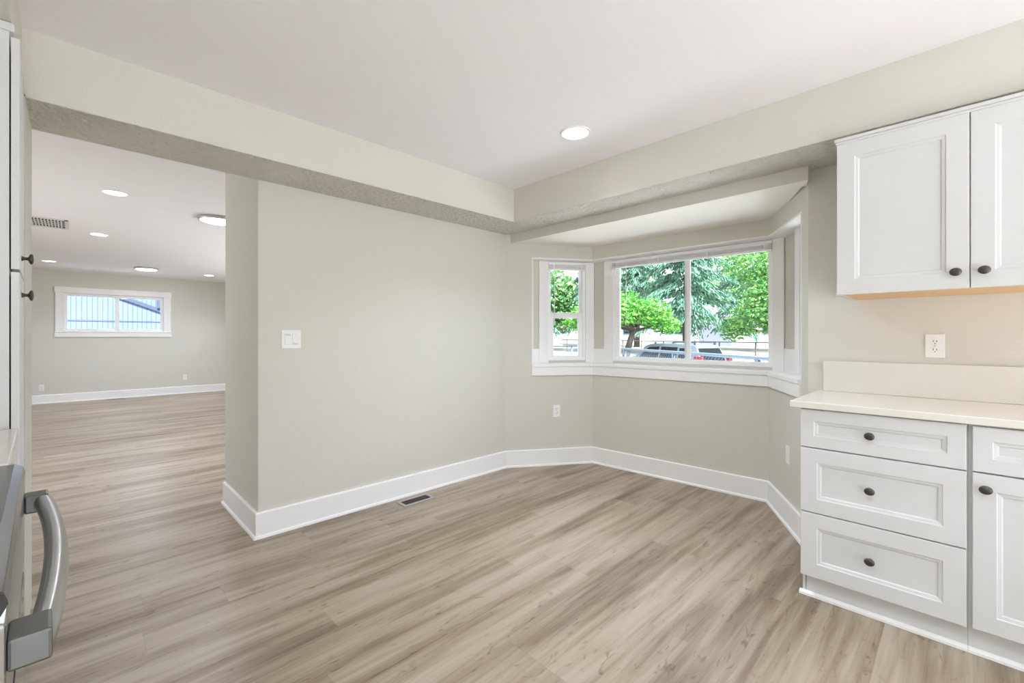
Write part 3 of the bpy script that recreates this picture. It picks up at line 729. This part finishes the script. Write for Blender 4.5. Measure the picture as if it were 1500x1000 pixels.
    MB().box(-2.44, -2.3, -0.8, 0.8, 0.42, 0.60).build('rear_bumper', 'galv', t, bevel=0.03)
    MB().box(2.34, 2.45, -0.75, 0.75, 0.42, 0.62).build('front_bumper', 'galv', t, bevel=0.03)
    return t
suv((17.85, 8.84, -0.845), math.atan2(0.97, 0.25))

# ------------------------------------------------------------------ outside: buildings
h = thing('white_building', 'long low white building beyond the field', 'building', (52, 20, 0), rad(-60))
# local x runs across the view
MB().box(-12, 22, 0, 8, -0.6, 3.6).build('wall', 'housew', h)
f = MB(); f.rings([[(x, -0.5, 3.5), (x, 4, 5.2), (x, 8.5, 3.5)] for x in (-12.6, 22.6)]).build('roof', 'roof', h)
for x in (-9.0, -4.2, 6.0, 14.0):
    wn_ = MB().box(x-1.0, x+1.0, -0.06, 0, 1.5, 2.7).build('window', 'houseg', h)
    MB().box(x-0.9, x-0.05, -0.08, -0.061, 1.6, 2.6).box(x+0.05, x+0.9, -0.08, -0.061, 1.6, 2.6).build('pane', 'carglass', wn_)
MB().box(-1.4, 1.9, -0.08, 0, 0.2, 2.7).build('garage_door', 'houseg', h)

nb = thing('neighbour_house', 'board sided house tinted daylight blue outside the far living room window', 'house', (0, 15.6, 0), 0)
MB().box(-4, 5.5, 0, 4, -0.3, 3.2).build('wall', 'siding', nb)
f = MB()
for k in range(62):
    x = -3.0+k*0.098; f.box(x, x+0.011, -0.008, 0, -0.3, 3.1)
f.build('battens', 'groove', nb)
MB().box(-4, 5.5, -0.014, 0, 1.615, 1.64).build('band', 'groove', nb)
f = MB(); f.rings([[(x, y, z) for y, z in ((-0.05, z0), (-0.05, z0+0.10), (0, z0+0.10), (0, z0))] for x, z0 in ((0.75, 2.27), (2.6, 1.53))]); f.build('lean_to_edge', 'fascia', nb)
MB().box(1.63, 1.70, -0.10, -0.015, 2.0, 3.1).build('downpipe', 'fascia', nb)
MB().rings([[(-4.3, y, z) for y, z in ((-0.4, 3.15), (2, 4.4), (4.4, 3.15))], [(5.8, y, z) for y, z in ((-0.4, 3.15), (2, 4.4), (4.4, 3.15))]]).build('roof', 'roof', nb)

# ------------------------------------------------------------------ outside: trees
def leaf(f, c, s, up=None, asp=0.55):
    a = Vector((random.gauss(0, 1), random.gauss(0, 1), random.gauss(0, .6))).normalized()
    b = a.cross(Vector((random.gauss(0, 1), random.gauss(0, 1), random.gauss(0, 1)))).normalized()
    if up is not None: a = (a*0.5+Vector(up)).normalized(); b = a.cross(Vector((random.gauss(0, 1), random.gauss(0, 1), random.gauss(0, 1)))).normalized()
    c = Vector(c); n = a.cross(b)*s*0.16
    f.add([c-a*s, c+b*s*asp+n, c+a*s, c-b*s*asp+n], [(0, 1, 2), (0, 2, 3)])
def broadleaf(name, label, base, trunk, blobs, nleaf, size, mat, tr=0.13, group=None, flat=0.6, lay=0.35):
    """trunk: points; blobs: (x,y,z,r) crown lobes relative to base"""
    t = thing(name, label, 'tree', base, 0, group)
    n = len(trunk)
    f = MB(); f.tube(trunk, [tr*(1-0.45*i/(n-1)) for i in range(n)], 9)
    t_ = f.build('trunk', 'bark', t, smooth=True)
    top = Vector(trunk[-1]); f = MB()
    for x, y, z, r in blobs:
        e = Vector((x, y, z)); m_ = top.lerp(e, 0.5)+Vector((0, 0, -0.06*r))
        f.tube([tuple(top-Vector((0, 0, 0.15))), tuple(m_), tuple(e)], [tr*0.42, tr*0.26, tr*0.06], 6)
        for k in range(4):
            q = e+Vector((random.uniform(-r, r), random.uniform(-r, r), random.uniform(-.3, .4)*r))*0.8
            f.tube([tuple(m_), tuple((m_+q)/2), tuple(q)], [tr*0.16, tr*0.1, tr*0.03], 5)
    f.build('branches', 'bark', t, smooth=True)
    f = MB(); tot = sum(b[3]**2 for b in blobs)
    for x, y, z, r in blobs:
        k = int(nleaf*r*r/tot); layers = max(3, int(r*4))
        for _ in range(k):
            while True:
                d_ = Vector((random.uniform(-1, 1), random.uniform(-1, 1), random.uniform(-1, 1)))
                if d_.length < 1: break
            zz = round(d_.z*layers)/layers*lay+d_.z*(1-lay)
            leaf(f, (x+d_.x*r, y+d_.y*r, z+zz*r*flat-0.12*r*(d_.x**2+d_.y**2)), size*random.uniform(0.6, 1.3))
    f.build('foliage', mat, t)
    return t
broadleaf('maple_tree', 'small bright green leaning tree behind the fence, left in the wide window', (15.9, 9.8, -0.80),
          [(0, 0, -0.1), (0.14, -0.12, 1.1), (0.30, -0.27, 1.9), (0.42, -0.38, 2.4)],
          [(-0.5, 0.9, 3.1, 0.95), (0.7, -0.9, 3.0, 0.95), (0.1, 0.0, 3.35, 0.95), (1.2, -0.2, 3.0, 0.9), (-0.7, -0.2, 2.95, 0.85), (1.1, -1.4, 2.5, 0.6), (-0.2, 1.9, 2.75, 0.8)], 6500, 0.085, 'leaf', 0.17)
broadleaf('katsura_tree', 'broad yellow green tree hanging into the right pane of the wide window', (19.6, 4.0, -0.80),
          [(0, 0, -0.1), (0.05, 0, 1.2), (0.1, 0.1, 2.2)],
          [(0, 0.3, 4.4, 1.7), (-0.9, 1.1, 3.3, 1.1), (-0.6, 1.9, 2.7, 0.85), (-0.9, -0.4, 3.1, 1.2), (0.4, 1.6, 4.0, 1.2), (-0.6, 0.4, 2.45, 0.9), (0.1, 2.0, 5.2, 1.2), (-0.7, -0.5, 2.0, 0.7), (0.2, -0.6, 5.6, 1.5), (-0.3, 2.6, 2.3, 0.6)], 15000, 0.075, 'leafb', 0.18, flat=0.8, lay=0.3)
def conifer(label, base, H, Rb, nb_, mat='needle', zlow=1.5, group='dark conifers beyond the street'):
    t = thing('cedar_tree', label, 'tree', base, 0, group)
    MB().tube([(0, 0, -0.2), (0.05, 0, H*0.5), (0, 0, H)], [0.32, 0.2, 0.03], 9).build('trunk', 'bark', t, smooth=True)
    f = MB(); fb = MB()
    for k in range(nb_):
        s = k/nb_; z = zlow+(H-zlow)*s; L = Rb*(1-s)**0.75*random.uniform(0.75, 1.1)+0.3; a = k*2.4+random.uniform(-.4, .4)
        d_ = Vector((math.cos(a), math.sin(a), 0)); pts = []
        for j in range(6):
            u_ = j/5; pts.append((d_.x*L*u_, d_.y*L*u_, z+0.12*L*u_-0.42*L*u_*u_))
        fb.tube(pts, [0.05*(1-0.8*j/5) for j in range(6)], 5)
        side = Vector((-d_.y, d_.x, 0))
        for _ in range(int(85*L)):
            u_ = random.uniform(0.12, 1.0); w_ = random.gauss(0, 0.17)*L*(1.1-u_*0.7)
            p_ = d_*(L*u_)+side*w_+Vector((0, 0, z+0.12*L*u_-0.42*L*u_*u_-abs(random.gauss(0, 0.16))-abs(w_)*0.35))
            leaf(f, p_, random.uniform(0.12, 0.24), (d_.x*0.7, d_.y*0.7, -0.9), 0.28)
    fb.build('boughs', 'bark', t); f.build('foliage', mat, t)
    return t
conifer('dark drooping conifer behind the middle of the wide window', (32.3, 14.35, -0.2), 17, 4.0, 90, zlow=2.6)
conifer('dark drooping conifer at the right edge of the wide window, behind the yellow green tree', (42.9, 11.1, 0.0), 20, 6.0, 90, zlow=3.2)
conifer('dark drooping conifer at the left edge of the wide window, behind the bright green tree', (31.5, 21.7, -0.2), 17, 2.7, 90, zlow=2.6)
conifer('tall conifer far back between the two nearer conifers of the left pane', (42.4, 24.2, 0.0), 23, 3.8, 100, zlow=3.6)
conifer('dark conifer seen through the narrow bay window', (27.0, 25.9, -0.2), 17, 2.8, 90, zlow=2.8)
for (x, y, r_, lab) in ((35.6, 30.4, 2.6, 'round pale green tree low in the narrow bay window'), (62, 38, 4.0, 'pale green tree far behind the building, left in the wide window'), (74, 27, 4.5, 'pale green tree far behind the building, middle of the wide window'), (78, 8, 4.5, 'pale green tree far behind the building at the right')):
    broadleaf('round_tree', lab, (x, y, 0.2), [(0, 0, -0.3), (0, 0, 1.5), (0, 0, 2.4)], [(0, 0, r_*1.5, r_), (r_*0.8, -r_*0.5, r_*1.15, r_*0.8), (-r_*0.8, r_*0.5, r_*1.15, r_*0.8), (0.2, 0, r_*2.5, r_*0.9), (r_*.4, -r_*.8, r_*2.0, r_*.8), (-r_*.5, r_*.8, r_*2.0, r_*.8)], 3600, 0.30, 'hedge', 0.25, 'round trees beyond the field', 0.85)
